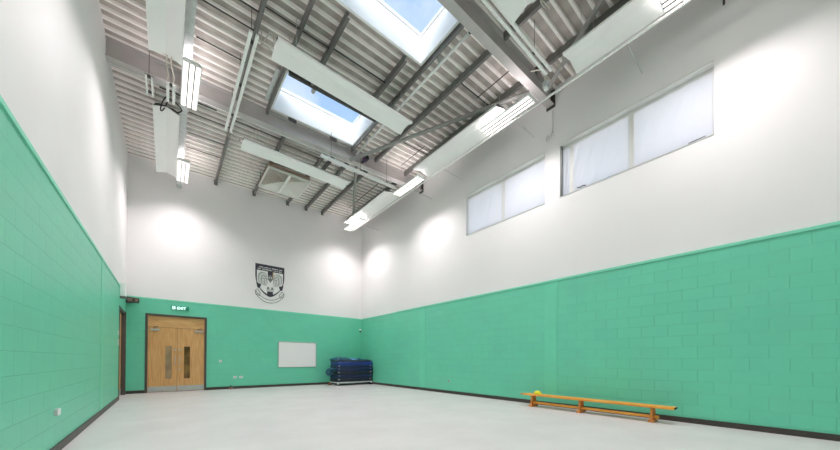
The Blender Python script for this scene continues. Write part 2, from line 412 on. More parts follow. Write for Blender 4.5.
tag(MB_.build('tape_scrap', 'dark_metal', None, (XR+.06, 1.1, 5.5)), 'thin dark strip under the nearest cloth at the window corner', 'tape')

# ------------------------------------------------------------------ doors
r = struct(empty('door_1', (0.32, YB, 0)), 'double oak door with transom panel in the far end wall', 'door'); o0 = (0.32, YB, 0)
x0, x1, zt = D1[0], D1[1], D1[3]; f = 0.065
MB().box(x0, x0+f, YB-0.02, YB+0.14, 0, zt).box(x1-f, x1, YB-0.02, YB+0.14, 0, zt).box(x0+f, x1-f, YB-0.02, YB+0.14, zt-f, zt).build('frame', 'frame_dark', r, o0, 0.004)
xm = 0.295; yd0, yd1 = YB+0.035, YB+0.085
MB().box(x0+f, x1-f, yd0, yd1, 2.315, zt-f).build('transom_panel', 'oak_trans', r, o0, 0.003)
MB().box(x0, x1, YB+0.2, YB+0.29, 0, zt).build('backing', 'frame_dark', r, o0)
def leaf(a0, a1, g0, g1, mat_g, hx, sgn):
    mb = MB(); gz0, gz1 = 0.47, 1.65
    mb.box(a0, g0, yd0, yd1, 0.012, 2.305); mb.box(g1, a1, yd0, yd1, 0.012, 2.305)
    mb.box(g0, g1, yd0, yd1, 0.012, gz0); mb.box(g0, g1, yd0, yd1, gz1, 2.305)
    L = mb.build('leaf', 'oak', r, o0)
    MB().box(g0, g1, yd0+0.015, yd0+0.03, gz0, gz1).build('vision_panel', mat_g, L, o0)
    mb = MB(); w = 0.012
    mb.box(g0-w,g0,yd0-.008,yd0,gz0-w,gz1+w); mb.box(g1,g1+w,yd0-.008,yd0,gz0-w,gz1+w); mb.box(g0,g1,yd0-.008,yd0,gz0-w,gz0); mb.box(g0,g1,yd0-.008,yd0,gz1,gz1+w)
    mb.build('vision_bead', 'oak', L, o0)
    MB().box(a0+.01, a1-.01, yd0-.006, yd0, 0.02, 0.21).build('kick_plate', 'steel', L, o0)
    return L
LL = leaf(x0+f+.004, xm-.004, -0.04, 0.14, 'vision_pale', 0.2, -1)
RL = leaf(xm+.004, x1-f-.004, 0.49, 0.67, 'vision_dark', 0.34, 1)
for L, hx in ((LL, 0.23), (RL, 0.365)):
    mb = MB(); mb.tube([(hx, yd0, 1.32), (hx, yd0-.05, 1.32), (hx, yd0-.05, 0.95), (hx, yd0, 0.95)], 0.011, 8)
    mb.build('handle', 'steel', L, o0)
    mb = MB(); mb.tube([(hx, yd0, 1.52), (hx, yd0-.012, 1.52)], 0.035, 14); mb.build('lock_rose', 'steel', L, o0)
mb = MB(); mb.tube([(0.36, yd0, 0.80), (0.36, yd0-.012, 0.80)], 0.028, 14); mb.build('lock_rose', 'steel', RL, o0)
for L, a, bx in ((LL, -0.45, -0.20), (RL, 0.80, 1.06)):
    mb = MB(); mb.box(a, bx, yd0-.055, yd0, 2.19, 2.25); c = mb.build('door_closer', 'steel', L, o0, 0.004)
    # scissor arm up to the transom
    m0 = (a+bx)/2; d = 0.16
    MB().tube([(m0, yd0-.04, 2.26), (m0-d*.3, yd0-.07, 2.30), (m0+d*.5, yd0-.03, 2.335)], 0.012, 8).build('closer_arm', 'dark_metal', L, o0)

o0 = (XL, 13.17, 0); r = struct(empty('door_2', o0), 'oak door in a dark frame set into the left wall near the corner', 'door')
y0, y1, zt = D2[0], D2[1], D2[3]
MB().box(XL-.16, XL+.012, y0, y0+.08, 0, zt).box(XL-.16, XL+.03, y1-.12, y1, 0, zt).box(XL-.16, XL+.012, y0+.08, y1-.12, zt-.08, zt).build('frame', 'frame_dark', r, o0, 0.004)
L = MB().box(XL-.13, XL-.08, y0+.084, y1-.124, 0.01, zt-.084).build('leaf', 'oak', r, o0)
MB().box(XL-.08, XL-.074, y0+.1, y1-.14, 0.02, 0.21).build('kick_plate', 'steel', L, o0)
MB().tube([(XL-.08, y0+.25, 1.3), (XL-.03, y0+.25, 1.3), (XL-.03, y0+.25, 0.95), (XL-.08, y0+.25, .95)], 0.011, 8).build('handle', 'steel', L, o0)
MB().box(XL-.28, XL-.2, y0, y1, 0, zt).build('backing', 'frame_dark', r, o0)

# ------------------------------------------------------------------ roof steel
BD, BW, TF, TW = 0.42, 0.19, 0.025, 0.014
def beam(yc, lab):
    o0 = (XL, yc, zd(XL)-BD); r = empty('steel_beam', o0, lab, 'beam', 'main roof beams')
    def slab(ya, yb, lo, hi, nm):
        a, b = XL+.001, XR-.001
        MB().hexa([(a,ya,zd(a)+lo),(b,ya,zd(b)+lo),(b,yb,zd(b)+lo),(a,yb,zd(a)+lo),
                   (a,ya,zd(a)+hi),(b,ya,zd(b)+hi),(b,yb,zd(b)+hi),(a,yb,zd(a)+hi)]).build(nm, 'beam', r, o0)
    slab(yc-BW/2, yc+BW/2, -BD, -BD+TF, 'bottom_flange')
    slab(yc-TW/2, yc+TW/2, -BD+TF, -.002-TF, 'web')
    slab(yc-BW/2, yc+BW/2, -.002-TF, -.002, 'top_flange')
    for x in (XR-.02,):
        MB().box(x-.015, x+.015, yc-BW/2-.02, yc+BW/2+.02, zd(x)-BD-.06, zd(x)-.03).build('end_plate', 'dark_metal', r, o0)
    return r
beam(4.02, 'grey steel I-beam crossing the roof in front, beside the nearer roof light')
beam(9.385, 'grey steel I-beam crossing the roof farther back, just behind the second roof light')
def purlin(x, y0, y1, lab, cleat=False, w=0.065, h=0.16, mat='purlin'):
    z = zd(x); o0 = (x, y0, z-h); t = 0.014
    prof = [(-w/2,-h),(w/2,-h),(w/2,-h+t*2),(w/2-t,-h+t*2),(w/2-t,-h+t),(-w/2+t,-h+t),(-w/2+t,-t),(w/2,-t),(w/2,-.002),(-w/2,-.002)]
    if cleat:
        r = empty('roof_purlin', o0, lab, 'purlin', 'purlins under the roof deck')
        MB().prism(prof, lambda p,q,t_: (x+p, t_, z+q), y0, y1).build('channel', mat, r, o0)
        MB().box(x-w/2-.025, x+w/2+.025, y1-.02, y1, z-h-.05, z-.02).build('end_cleat', 'purlin', r, o0)
    else:
        r = MB().prism(prof, lambda p,q,t_: (x+p, t_, z+q), y0, y1).build('roof_purlin', mat, None, o0)
        tag(r, lab, 'purlin', 'purlins under the roof deck')
    return r
Ya0, Ya1, Yb0, Yb1 = 4.02-.1, 4.02+.1, 9.385-.1, 9.385+.1
# far bay, between the farther beam and the end wall
for x, l in ((1.41,'leftmost'),(2.75,'second from left, by the square diffuser'),(4.08,'third from left, right of the diffuser'),
             (4.9,'fourth from the left'),(5.66,'fifth from the left'),(6.98,'rightmost, by the corner of the right wall')):
    purlin(x, Yb1, YB-.005, 'far bay purlin to the end wall, ' + l, True)
# middle bay
purlin(1.38, Ya1, Yb0, 'middle bay purlin left of both roof lights')
purlin(2.10, Ya1, Yb0, 'middle bay trimmer purlin along the left sides of the roof lights', w=.05)
purlin(2.75, 5.63, 7.60, 'short purlin between the two roof lights, the left one')
purlin(4.20, 5.63, 7.60, 'short purlin between the two roof lights, the right one')
purlin(4.50+.18, Ya1, Yb0, 'middle bay trimmer purlin along the right sides of the roof lights', w=.04)
purlin(5.60, Ya1, Yb0, 'middle bay purlin to the right of both roof lights')
purlin(6.90, Ya1, Yb0, 'middle bay purlin nearest the right wall')
# near bay
purlin(4.2, YF, Ya0, 'near bay purlin above the nearest cross panel')
purlin(5.58, YF, Ya0, 'near bay purlin reaching the nearer beam above the end of the slotted rail')
purlin(6.88, YF, Ya0, 'near bay purlin along the right wall over the long white panel')
def brace(a, b, lab):
    o0 = a
    MBo = MB().tube([a, b], 0.05, 14).build('brace_tube', 'brace', None, o0); tag(MBo, lab, 'brace', 'diagonal roof braces')
brace((4.62, 9.24, 7.80), (6.97, 4.16, 7.95), 'round grey diagonal tube across the middle bay from far beam to near beam')
brace((4.95, 9.48, 7.80), (7.25, 14.2, 7.92), 'round grey diagonal tube across the far bay to the right corner')
brace((7.32, 3.88, 8.0), (4.3, -0.7, 7.9), 'round grey diagonal tube in the near bay above the long wall panel')
def rod(x0, x1, y, dz, lab, r=0.014):
    o = MB().tube([(x0, y, zd(x0)-dz), (x1, y, zd(x1)-dz)], r, 8).build('sag_rod', 'dark_metal', None, (x0, y, zd(x0)-dz))
    tag(o, lab, 'rod', 'thin rods between the purlins')
rod(.42, 1.36, 7.12, .1, 'thin dark rod near image top between the left cable tray and first purlin')
rod(.42, 1.36, 8.02, .1, 'thin dark rod meeting the clamp of the left twin rail')
rod(.42, 1.38, 6.68, .1, 'thin dark rod nearest the image top beside the first purlin')
rod(1.4, 2.73, 6.5, .1, 'thin dark rod over the left end of the middle cross panel')
rod(2.77, 4.18, 6.45, .1, 'thin dark rod between the two roof lights over the middle cross panel')
rod(.42, 1.38, 10.6, .1, 'thin dark rod just behind the far beam right of the left tray')
rod(.42, 1.38, 11.55, .1, 'thin dark rod mid way along the far bay right of the left tray')
rod(.42, 1.38, 12.4, .1, 'thin dark rod nearest the end wall right of the left tray')
rod(1.45, 2.70, 10.18, .1, 'thin dark rod behind the far cross panel on its left half')
rod(2.80, 4.0, 10.35, .1, 'thin dark rod over the far air diffuser')
rod(5.63, 6.86, 5.27, .1, 'thin dark rod in the middle bay above the nearest right hand lamp')
rod(5.63, 6.86, 7.9, .1, 'thin dark rod in the middle bay above the second right hand lamp')
rod(-.2, 1.0, 10.05, .12, 'thin pale conduit against the deck just behind the far beam on the left', 0.018)
def lrod(x, y0, y1, lab):
    o = MB().tube([(x, y0, zd(x)-.12), (x, y1, zd(x)-.12)], 0.013, 8).build('sag_rod', 'dark_metal', None, (x, y0, zd(x)-.12))
    tag(o, lab, 'rod', 'thin rods between the purlins')
lrod(6.32, 4.14, 5.3, 'thin dark rod running lengthwise from the nearer beam by the right hand lamps')
lrod(6.45, 7.6, 8.9, 'thin dark rod running lengthwise below the brace near the second right hand lamp')
lrod(6.42, 10.4, 12.9, 'thin dark rod running lengthwise in the far bay near the right corner')

# ------------------------------------------------------------------ hung services
def hang(mb, x, y, z, r=0.006): mb.tube([(x, y, z), (x, y, zd(x)-.001)], r, 6)
# cable trays that carry the lamps
def tray(x, lab, zt=7.60):
    o0 = (x, YB-.05, zt); r = empty('cable_tray', o0, lab, 'cable tray', 'galvanised lamp trays')
    w = .075; t = .01
    prof = [(-w,-.0),(w,0),(w,.05),(w-t,.05),(w-t,t),(-w+t,t),(-w+t,.05),(-w,.05)]
    MB().prism(prof, lambda p,q,tt: (x+p, tt, zt+q), YF+.1, YB-.03).build('channel', 'galv', r, o0)
    for y in (0.5, 2.6, 5.6, 7.6, 10.6, 13.4):
        mb = MB(); hang(mb, x-.04, y, zt+.01); mb.build('hanger', 'dark_metal', r, o0)
    MB().box(x-.08, x+.08, YB-.3, YB-.03, zt-.16, zt-.001).build('end_box', 'galv', r, o0, .01)
    return r
tray(.285, 'long galvanised cable tray over the lamps by the left wall')
# lamps
LAMP_W = 19.0       # each louvred strip throws its light downwards
def lamp_proto(right):
    o0 = (0, 0, 0); r = empty('linear_lamp', o0, 'x', 'ceiling lamp', 'long high bay lamps')
    w, L = .165, 1.44
    prof = [(-w,0),(-w+.012,-.012),(w-.012,-.012),(w,0),(w,.035),(w-.05,.075),(-w+.05,.075),(-w,.035)]
    MB().prism(prof, lambda p,q,t: (p, t, q), 0, L).build('housing', 'white_metal', r, o0, .004)
    for c in (-.102, 0, .102):
        prof2 = [(c-.045,-.013),(c-.030,-.028),(c+.030,-.028),(c+.045,-.013)]
        MB().prism(prof2, lambda p,q,t: (p, t, q), .03, L-.03).build('diffuser', 'lamp', r, o0)
        if c > -.1: MB().box(c-.061, c-.041, .02, L-.02, -.033, -.0125).build('divider', 'alu_dark', r, o0)
        li = bpy.data.lights.new('lamp_beam', 'AREA'); li.shape = 'RECTANGLE'; li.size = .06; li.size_y = L-.08
        li.energy = LAMP_W; li.color = (1, .932, .957); li.spread = math.radians(132)
        lo_ = bpy.data.objects.new('lamp_beam', li); C.objects.link(lo_); lo_.parent = r; lo_.location = (c, L/2, -.030)
    up = bpy.data.lights.new('fill_uplight', 'AREA'); up.shape = 'RECTANGLE'; up.size = .2; up.size_y = L-.1  # upward fill added to lift the deck and upper walls, no visible source
    up.energy = 9.0; up.color = (1, .932, .957)
    uo = bpy.data.objects.new('fill_uplight', up); C.objects.link(uo); uo.parent = r; uo.location = (0, L/2, .078); uo.rotation_euler = (math.pi, 0, 0)
    for y in (.25, L-.25):
        if right: MB().tube([(.02,y,.085),(.14,y,.085),(.20,y,.04),(.285,y,.04)], .010, 6).build('hanger', 'steel', r, o0)
        else: MB().tube([(-.05,y,.07),(-.05,y,.2385)], .008, 6).build('hanger', 'steel', r, o0)
    return r
lp, lpr = lamp_proto(False), lamp_proto(True)
spots = [(.36, 7.93, 'lit white lamp hanging by the left wall, nearer of the two on that side'),
         (.36, 12.02, 'lit white lamp hanging by the left wall, the one against the end wall'),
         (6.54, 3.83, 'lit white lamp on the right hand row beside the nearer beam'),
         (6.56, 7.90, 'lit white lamp on the right hand row between two long panels, above the farther window'),
         (6.58, 11.95, 'lit white lamp on the right hand row in the far corner'),
         (6.53, -.04, 'lit white lamp cut off by the top edge above the nearest high window'),
         (.36, 3.87, 'lit white lamp by the left wall nearest the viewer, above the frame'),
         (.36, -.2, 'added fill lamp by the left wall behind the viewer'),  # lamps from here on are unseen, added to fill the hall with light
         (.36, -4.25, 'added fill lamp by the left wall farthest behind the viewer'),
         (6.54, -4.1, 'added fill lamp on the right hand row behind the viewer')]
for i, (x, y, lab) in enumerate(spots):
    src = lpr if x > 3 else lp
    o = src if i in (0, 2) else copy_tree(src)
    if x > 3: x = 6.56
    o.location = (x, y, 7.36); o['label'] = lab
# radiant panels: shallow inverted-V white hoods
def panel(name_lab, along, x, y, L, z=7.45, hw=.27, rise=.09, loops=()):
    """along 'y' or 'x'; x,y = start of the centre line"""
    o0 = (x, y, z); r = empty('radiant_panel', o0, name_lab, 'heater panel', 'white radiant heater panels')
    ft = (lambda p,q,t: (x+p, y+t, z+q)) if along == 'y' else (lambda p,q,t: (x+t, y+p, z+q))
    t = .012
    prof = [(-hw,0),(-hw+.02,0),(0,rise),(hw-.02,0),(hw,0),(hw,.045),(hw-.012,.045),(hw-.012,t),(0,rise+t),(-hw+.012,t),(-hw+.012,.045),(-hw,.045)]
    MB().prism(prof, ft, 0, L).build('reflector', 'panel_white', r, o0)
    prof = [(-hw+.014,t+.003),(0,rise+t+.002),(hw-.014,t+.003),(hw-.05,rise+.0),(hw-.13,rise+.04),(-hw+.13,rise+.04),(-hw+.05,rise+.0)]
    MB().prism(prof, ft, .01, L-.01).build('backing', 'dark_metal', r, o0)
    for s in (.35, L-.35):
        for e in (-hw+.04, hw-.04):
            a = Vector(ft(e, .05, s)); mb = MB(); mb.tube([a, (a.x, a.y, zd(a.x)-.001)], .005, 6); mb.build('hanger', 'steel', r, o0)
    for pts, mat, rr in loops:
        MB().tube(pts, rr, 8).build('cable', mat, r, o0)
    return r
def smooth(pts, n=8):
    P = [Vector(p) for p in pts]; out = []
    for i in range(len(P)-1):
        p0, p1, p2, p3 = P[max(i-1,0)], P[i], P[i+1], P[min(i+2,len(P)-1)]
        for k in range(n):
            t = k/n
            out.append(0.5*((2*p1)+(-p0+p2)*t+(2*p0-5*p1+4*p2-p3)*t*t+(-p0+3*p1-3*p2+p3)*t**3))
    out.append(P[-1]); return out
def circ(cx, cy, cz, r, axis, turns=1.0, ph=0):
    return [((cx+r*math.cos(ph+t), cy+r*math.sin(ph+t)*.6, cz+r*math.sin(ph+t)*.8) if axis == 0 else (cx+r*.4*math.sin(ph+t), cy+r*math.cos(ph+t), cz+r*math.sin(ph+t))) for t in [2*math.pi*turns*k/20 for k in range(21)]]
panel('long white heater panel on the left side, nearest, cut off by the top edge', 'y', -.07, 4.85, 3.40,
      loops=[(smooth([(-.05,8.22,7.5),(-.06,8.5,7.52),(-.03,8.75,7.47),(-.06,8.98,7.5)]), 'cable', .012),
             (smooth([(.02,8.22,7.5),(.02,8.5,7.53),(.07,8.75,7.47),(.05,8.98,7.5)]), 'cable', .012)])
panel('long white heater panel on the left side close to the end wall', 'y', -.06, 10.0, 3.5, hw=.266,
      loops=[(circ(-.1, 9.86, 7.52, .18, 1), 'cable_dark', .014), (smooth([(-.05,9.70,7.52),(.1,9.8,7.62),(.24,9.92,7.57),(.15,10.05,7.53)]), 'cable_dark', .014)])
panel('white heater panel hung crosswise between the two roof lights', 'x', 1.62, 6.60, 3.33,
      loops=[(circ(1.50, 6.75, 7.52, .10, 0), 'cable', .010), (smooth([(1.62,6.6,7.53),(1.52,6.5,7.64),(1.42,6.72,7.52),(1.38,6.6,7.64)]), 'cable', .010)])
panel('white heater panel hung crosswise behind the farther beam, in front of the air diffuser', 'x', 1.64, 10.14, 3.32,
      loops=[(circ(1.42, 10.05, 7.5, .15, 0), 'cable', .010)])
panel('white heater panel hung crosswise at the top edge, in front of the nearer beam', 'x', 1.60, 2.97, 3.30,
      loops=[(circ(5.12, 2.75, 7.52, .10, 0), 'cable', .010)])
panel('long white heater panel beside the right wall, nearest, above the nearer window', 'y', 6.54, -.42, 3.37, hw=.335, z=7.48,
      loops=[(circ(6.45, 3.15, 7.55, .10, 0), 'cable', .009)])
panel('long white heater panel beside the right wall, the middle one', 'y', 6.54, 4.60, 3.30, hw=.335, z=7.48)
panel('long white heater panel beside the right wall, running to the far corner', 'y', 6.54, 9.62, 3.45, hw=.335, z=7.48)
# continuous white rail along the right row, with stub arms to the wall
o0 = (6.86, 5, 7.40); r = empty('wall_rail', o0, 'thin continuous white rail along the outer edge of the right hand panels', 'rail')
MB().box(6.845, 6.875, -1.5, 13.3, 7.385, 7.425).build('bar', 'white_metal', r, o0)
for y in (2.0, 4.5, 7.15, 8.75, 12.5):
    MB().tube([(6.876, y, 7.40), (XR, y, 7.40)], .008, 6).build('wall_arm', 'galv', r, o0)
MB().box(6.80, 6.92, 13.30, 13.42, 7.33, 7.44).build('end_bracket', 'galv', r, o0, .006)
# slotted twin rails
def twin(pts, gap, lab, half=.028, fr=(.12, .5, .88)):
    (xa, ya, za), (xb, yb, zb) = pts
    o0 = pts[0]; r = empty('slotted_rail', o0, lab, 'rail', 'pale slotted twin rails')
    alongx = abs(xb-xa) > abs(yb-ya)
    for s in (-1, 1):
        mb = MB()
        if alongx: mb.box(xa, xb, ya+s*gap-half, ya+s*gap+half, za-.025, za+.025)
        else: mb.box(xa+s*gap-half, xa+s*gap+half, ya, yb, za-.025, za+.025)
        mb.build('channel', 'slot_white', r, o0, .004)
    for f_ in fr:
        x, y = xa+(xb-xa)*f_, ya+(yb-ya)*f_
        MB().box(x-.07 if not alongx else x-.03, x+.07 if not alongx else x+.03, y-.07 if alongx else y-.03, y+.07 if alongx else y+.03, za+.026, za+.06).build('clamp', 'dark_metal', r, o0)
        mb = MB(); mb.tube([(x, y, za+.06), (x, y, zd(x)-.001)], .006, 6); mb.build('hanger', 'dark_metal', r, o0)
    return r
twin([(1.235, 6.50, 7.42), (1.235, 9.75, 7.42)], .058, 'pale slotted twin rail with a dark centre clamp left of the middle cross panel', fr=(.08, .46, .80))
twin([(3.55, 9.05, 7.40), (6.25, 9.05, 7.40)], .045, half=.02, lab='pale slotted twin rail running under the farther beam to the right')
twin([(1.43, 3.36, 7.56), (6.44, 3.36, 7.56)], .055, 'pale slotted twin rail along the cross panel in front of the nearer beam')
twin([(0.02, 8.98, 7.46), (0.02, 9.62, 7.46)], .055, 'short pale slotted twin rail between the two left side panels', fr=(.14, .97))
twin([(-.36, 9.05, 7.46), (-.36, 9.65, 7.46)], .05, 'short grey slotted twin rail closest to the left wall behind the far beam', half=.018, fr=(.1, .97))
# white round conduit under the deck beside the roof lights
o0 = (4.86, 4.2, zd(4.86)-.2); r = empty('conduit_tube', o0, 'straight white tube along the deck right of both roof lights', 'conduit')
MB().tube([(4.86, 4.28, zd(4.86)-.17), (4.86, 9.27, zd(4.86)-.17)], .032, 12).build('tube', 'white_metal', r, o0)
MB().tube([(4.86, 4.20, zd(4.86)-.17), (4.86, 4.28, zd(4.86)-.17)], .036, 12).build('end_cap', 'black', r, o0)
for y in (5.2, 7.0, 8.6):
    MB().box(4.82, 4.90, y-.02, y+.02, zd(4.86)-.14, zd(4.86)+.01).build('saddle', 'galv', r, o0)
# conduits clipped to the back edge of the farther beam
for dy, dz, lab in ((.14, .40, 'upper white conduit along the back of the farther beam'), (.19, .33, 'lower white conduit along the back of the farther beam')):
    o = MB().tube([(XL, 9.385+dy, zd(XL)-dz), (XR, 9.385+dy, zd(XR)-dz)], .016, 8).build('conduit_tube', 'white_metal', None, (XL, 9.385+dy, zd(XL)-dz))
    tag(o, lab, 'conduit')
# short dark perforated tray and purple box
o = MB().box(4.24, 4.36, 9.62, 10.95, zd(4.3)-.20, zd(4.3)-.162).build('perforated_tray', 'dark_metal', None, (4.3, 9.6, zd(4.3)-.2)); tag(o, 'short dark perforated tray behind the farther beam right of the air diffuser', 'cable tray')
o0 = (5.18, 9.12, zd(5.2)-.37)
r = empty('junction_box', o0, 'dark purple junction box on the farther beam by the diagonal tube', 'box')
MB().tube([(5.12, 9.20, zd(5.2)-.30), (5.12, 9.02, zd(5.2)-.30)], .085, 16).build('body', 'purple', r, o0)
MB().tube([(5.12, 9.02, zd(5.2)-.30), (5.12, 8.99, zd(5.2)-.30)], .06, 16).build('lid', 'black', r, o0)
MB().box(5.09, 5.15, 9.20, 9.37, zd(5.2)-.33, zd(5.2)-.27).build('bracket', 'dark_metal', r, o0)
# lamp lead unit at the beam end near the right wall
o0 = (6.62, 3.3, 7.42); r = empty('isolator_switch', o0, 'small grey and white isolator at the end of the near slotted rail', 'switch box')
MB().box(6.48, 6.60, 3.42, 3.54, 7.36, 7.48).build('body', 'galv', r, o0, .01)
MB().box(6.50, 6.58, 3.44, 3.52, 7.30, 7.359).build('cover', 'white_metal', r, o0, .01)
MB().tube(smooth([(6.50,3.48,7.48),(6.48,3.5,7.65),(6.46,3.6,7.8),(6.44,3.8,7.9)]), .012, 8).build('lead', 'cable', r, o0)

# square air diffuser in the far bay
zc = 7.60; X0, X1, Y0, Y1 = 2.56, 3.98, 11.05, 12.55; o0 = ((X0+X1)/2, (Y0+Y1)/2, zc)
r = empty('air_diffuser', o0, 'square white four way air diffuser hung near the end wall', 'air diffuser')
mb = MB(); t = .035
mb.box(X0,X0+t,Y0,Y1,zc,zc+.07); mb.box(X1-t,X1,Y0,Y1,zc,zc+.07); mb.box(X0+t,X1-t,Y0,Y0+t,zc,zc+.07); mb.box(X0+t,X1-t,Y1-t,Y1,zc,zc+.07)
mb.build('frame', 'diff_a', r, o0, .004)
cx, cy = (X0+X1)/2, (Y0+Y1)/2
def tri_blades(pa, pb, pc, n, nm):
    """louvre blades filling triangle base pa-pb, apex pc (sloped up to the hub)"""
    pa, pb, pc = Vector(pa), Vector(pb), Vector(pc); mb = MB()
    for k in range(n):
        f0, f1 = k/n, (k+.86)/n
        a0, b0, a1, b1 = pa.lerp(pc,f0), pb.lerp(pc,f0), pa.lerp(pc,f1), pb.lerp(pc,f1)
        up = Vector((0,0,.035)); th = Vector((0,0,.006))
        mb.hexa([a0, b0, b1+up, a1+up, a0+th, b0+th, b1+up+th, a1+up+th])
    mb.build(nm, 'diff_a', r, o0)
g = t
P = dict(a=(X0+g,Y0+g,zc+.01), b=(X1-g,Y0+g,zc+.01), c=(X1-g,Y1-g,zc+.01), d=(X0+g,Y1-g,zc+.01), h=(cx,cy,zc+.10))
for a, b_ in (('a','b'),('b','c'),('c','d'),('d','a')): tri_blades(P[a], P[b_], P['h'], 16, 'louvre')
MB().box(cx-.045, cx+.045, Y0+t, Y1-t, zc-.012, zc+.02).build('centre_bar', 'diff_a', r, o0, .004)
MB().lathe(cx, cy, [(.02,zc-.03),(.075,zc-.03),(.085,zc-.012)], 18).build('hub', 'diff_a', r, o0)
MB().box(X0+.02, X1-.02, Y0+.02, Y1-.02, zc+.12, zc+.19).build('plenum_box', 'insul', r, o0, .01)
for x in (X0+.06, X1-.06):
    for y in (Y0+.06, Y1-.06):
        mb = MB(); mb.tube([(x,y,zc+.07),(x,y,zd(x)-.001)], .008, 6); mb.build('hanger', 'dark_metal', r, o0)

# wires on the right wall
o0 = (XR, 3.97, 7.2); r = empty('pull_cord', o0, 'thin wire with two small clips hanging on the white wall above the window gap', 'cord')
MB().tube([(XR-.012, 3.97, 7.82), (XR-.012, 3.97, 7.22)], .006, 6).build('wire', 'galv', r, o0)
for y, z in ((3.97, 7.17), (4.10, 7.14)):
    MB().tube(smooth([(XR-.012,y-.03,z-.05),(XR-.02,y-.03,z+.05),(XR-.02,y+.03,z+.05),(XR-.012,y+.03,z-.05)],5), .008, 6).build('clip', 'galv', r, o0)
o = MB().box(XR-.03, XR, .725, .755, 7.74, zd(XR)-.001).build('drop_rod', 'dark_metal', None, (XR-.03, .74, 7.74)); tag(o, 'short dark rod on the white wall at the top edge right of the windows', 'rod')

# ------------------------------------------------------------------ end wall objects
# whiteboard
o0 = (4.59, YB, .835); r = empty('whiteboard', o0, 'blank whiteboard in a thin pale frame on the end wall', 'whiteboard')
x0, x1, z0, z1 = 3.74, 5.43, .835, 1.98; t = .03
MB().box(x0+t, x1-t, YB-.016, YB-.002, z0+t, z1-t).build('surface', 'board', r, o0)
MB().box(x0,x0+t,YB-.026,YB-.001,z0,z1).box(x1-t,x1,YB-.026,YB-.001,z0,z1).box(x0+t,x1-t,YB-.026,YB-.001,z0,z0+t).box(x0+t,x1-t,YB-.026,YB-.001,z1-t,z1).build('frame', 'steel', r, o0, .003)

# crest: shield with bird, title band and ribbon
cx, w, zt, zb = 3.395, .575, 5.22, 3.86
o0 = (cx, YB, zb); r = empty('wall_crest', o0, 'dark and white shield crest with a spread winged bird on the end wall', 'crest')
def plate(poly, y0, y1, nm, mat, par=None):
    mb = MB(); mb.prism(poly, lambda p,q,t_: (cx+p*w, t_, zb+q*(zt-zb)), y0, y1); return mb.build(nm, mat, par or r, o0)
def shield(s, dz=0):
    pts = []
    for k in range(33):
        t_ = k/32; pts.append((s*(1 if t_ < .30 else (1-((t_-.30)/.70)**2.3)**.72), 1-t_))
    R = [(x, z) for x, z in pts]; Lp = [(-x, z) for x, z in pts[::-1][1:]]
    return R + Lp
def sh2(s, top, bot):
    P = [(x*s, bot + (top-bot)*z) for x, z in shield(1)]; return P[:-1] if P[-1] == P[0] else P
plate(sh2(1, 1, 0), YB-.012, YB-.001, 'shield', 'crest_dark')
plate(sh2(.90, .80, .06), YB-.018, YB-.0125, 'field', 'crest_white')
# dark quarters
plate([(-.17,.80),(.17,.80),(.17,.60),(-.17,.60)], YB-.021, YB-.0185, 'chief_block', 'crest_dark')
plate([(.16,.80),(.235,.80),(.235,.55),(.16,.55)], YB-.021, YB-.0185, 'chief_edge', 'crest_gold')
plate([(-.20,.17),(.20,.17),(.20,.085),(.10,.06),(-.10,.06),(-.20,.085)], YB-.021, YB-.0185, 'base_block', 'crest_dark')
plate([(-.94,.42),(-.60,.36),(-.72,.24),(-.86,.26)], YB-.021, YB-.0185, 'side_block', 'crest_dark')
plate([(.94,.42),(.86,.26),(.72,.24),(.60,.36)], YB-.021, YB-.0185, 'side_block', 'crest_dark')
def wing(s):
    outl = [(s*.12,.50),(s*.26,.64),(s*.42,.74),(s*.62,.77),(s*.80,.70),(s*.84,.58),(s*.76,.46),(s*.60,.38),(s*.42,.34),(s*.22,.34)]
    if s < 0: outl = outl[::-1]
    W_ = plate(outl, YB-.026, YB-.0215, 'wing', 'crest_grey')
    for k in range(6):
        q = 1 - k*.14; mb = MB()
        pts = [(.20+.02*k, .40+.02*k), (.30+.02*k, .40+.30*q), (.50, .44+.30*q), (.66*q+.10, .45+.22*q), (.70*q+.10, .42+.05*q), (.50*q+.1, .38)]
        mb.tube(smooth([(cx+s*w*a_, YB-.028, zb+b2*(zt-zb)) for a_, b2 in pts], 4), .008, 6)
        mb.build('feather', 'crest_mid' if k % 2 == 0 else 'crest_white', W_, o0)
wing(1); wing(-1)
B = plate([(-.20,.30),(-.24,.42),(-.18,.54),(-.17,.62),(0,.67),(.17,.62),(.18,.54),(.24,.42),(.20,.30),(.10,.26),(-.10,.26)], YB-.032, YB-.0265, 'bird_body', 'crest_white')
plate([(-.17,.55),(-.17,.64),(-.09,.69),(.09,.69),(.17,.64),(.17,.55),(.07,.50),(0,.44),(-.07,.50)], YB-.036, YB-.0325, 'bird_face', 'crest_mid', B)
for s in (-1, 1): plate([(s*.075-.035,.59),(s*.075+.035,.59),(s*.075+.035,.625),(s*.075-.035,.625)], YB-.038, YB-.0365, 'eye', 'crest_white', B)
plate([(-.24,.28),(.24,.28),(.26,.17),(-.26,.17)], YB-.026, YB-.0215, 'tail', 'crest_grey')
for s in (-1, 1): plate([(s*.14-.06,.31),(s*.14+.06,.31),(s*.14+.08,.24),(s*.14-.08,.24)], YB-.034, YB-.0325, 'claw', 'crest_mid', B)
# two rows of tiny illegible lettering in the title band
mb = MB(); rnd = random.Random(4)
for row, z in enumerate((.905, .845)):
    x = -.80 if row == 0 else -.84
    while x < .80:
        lw = rnd.uniform(.025, .05)
        if rnd.random() > .14:
            a, b_ = cx+x*w, cx+(x+lw)*w; zz = zb+z*(zt-zb)
            mb.box(a, b_, YB-.016, YB-.0125, zz-.018, zz+.022)
        x += lw+.02
mb.build('title_lettering', 'crest_white', r, o0)
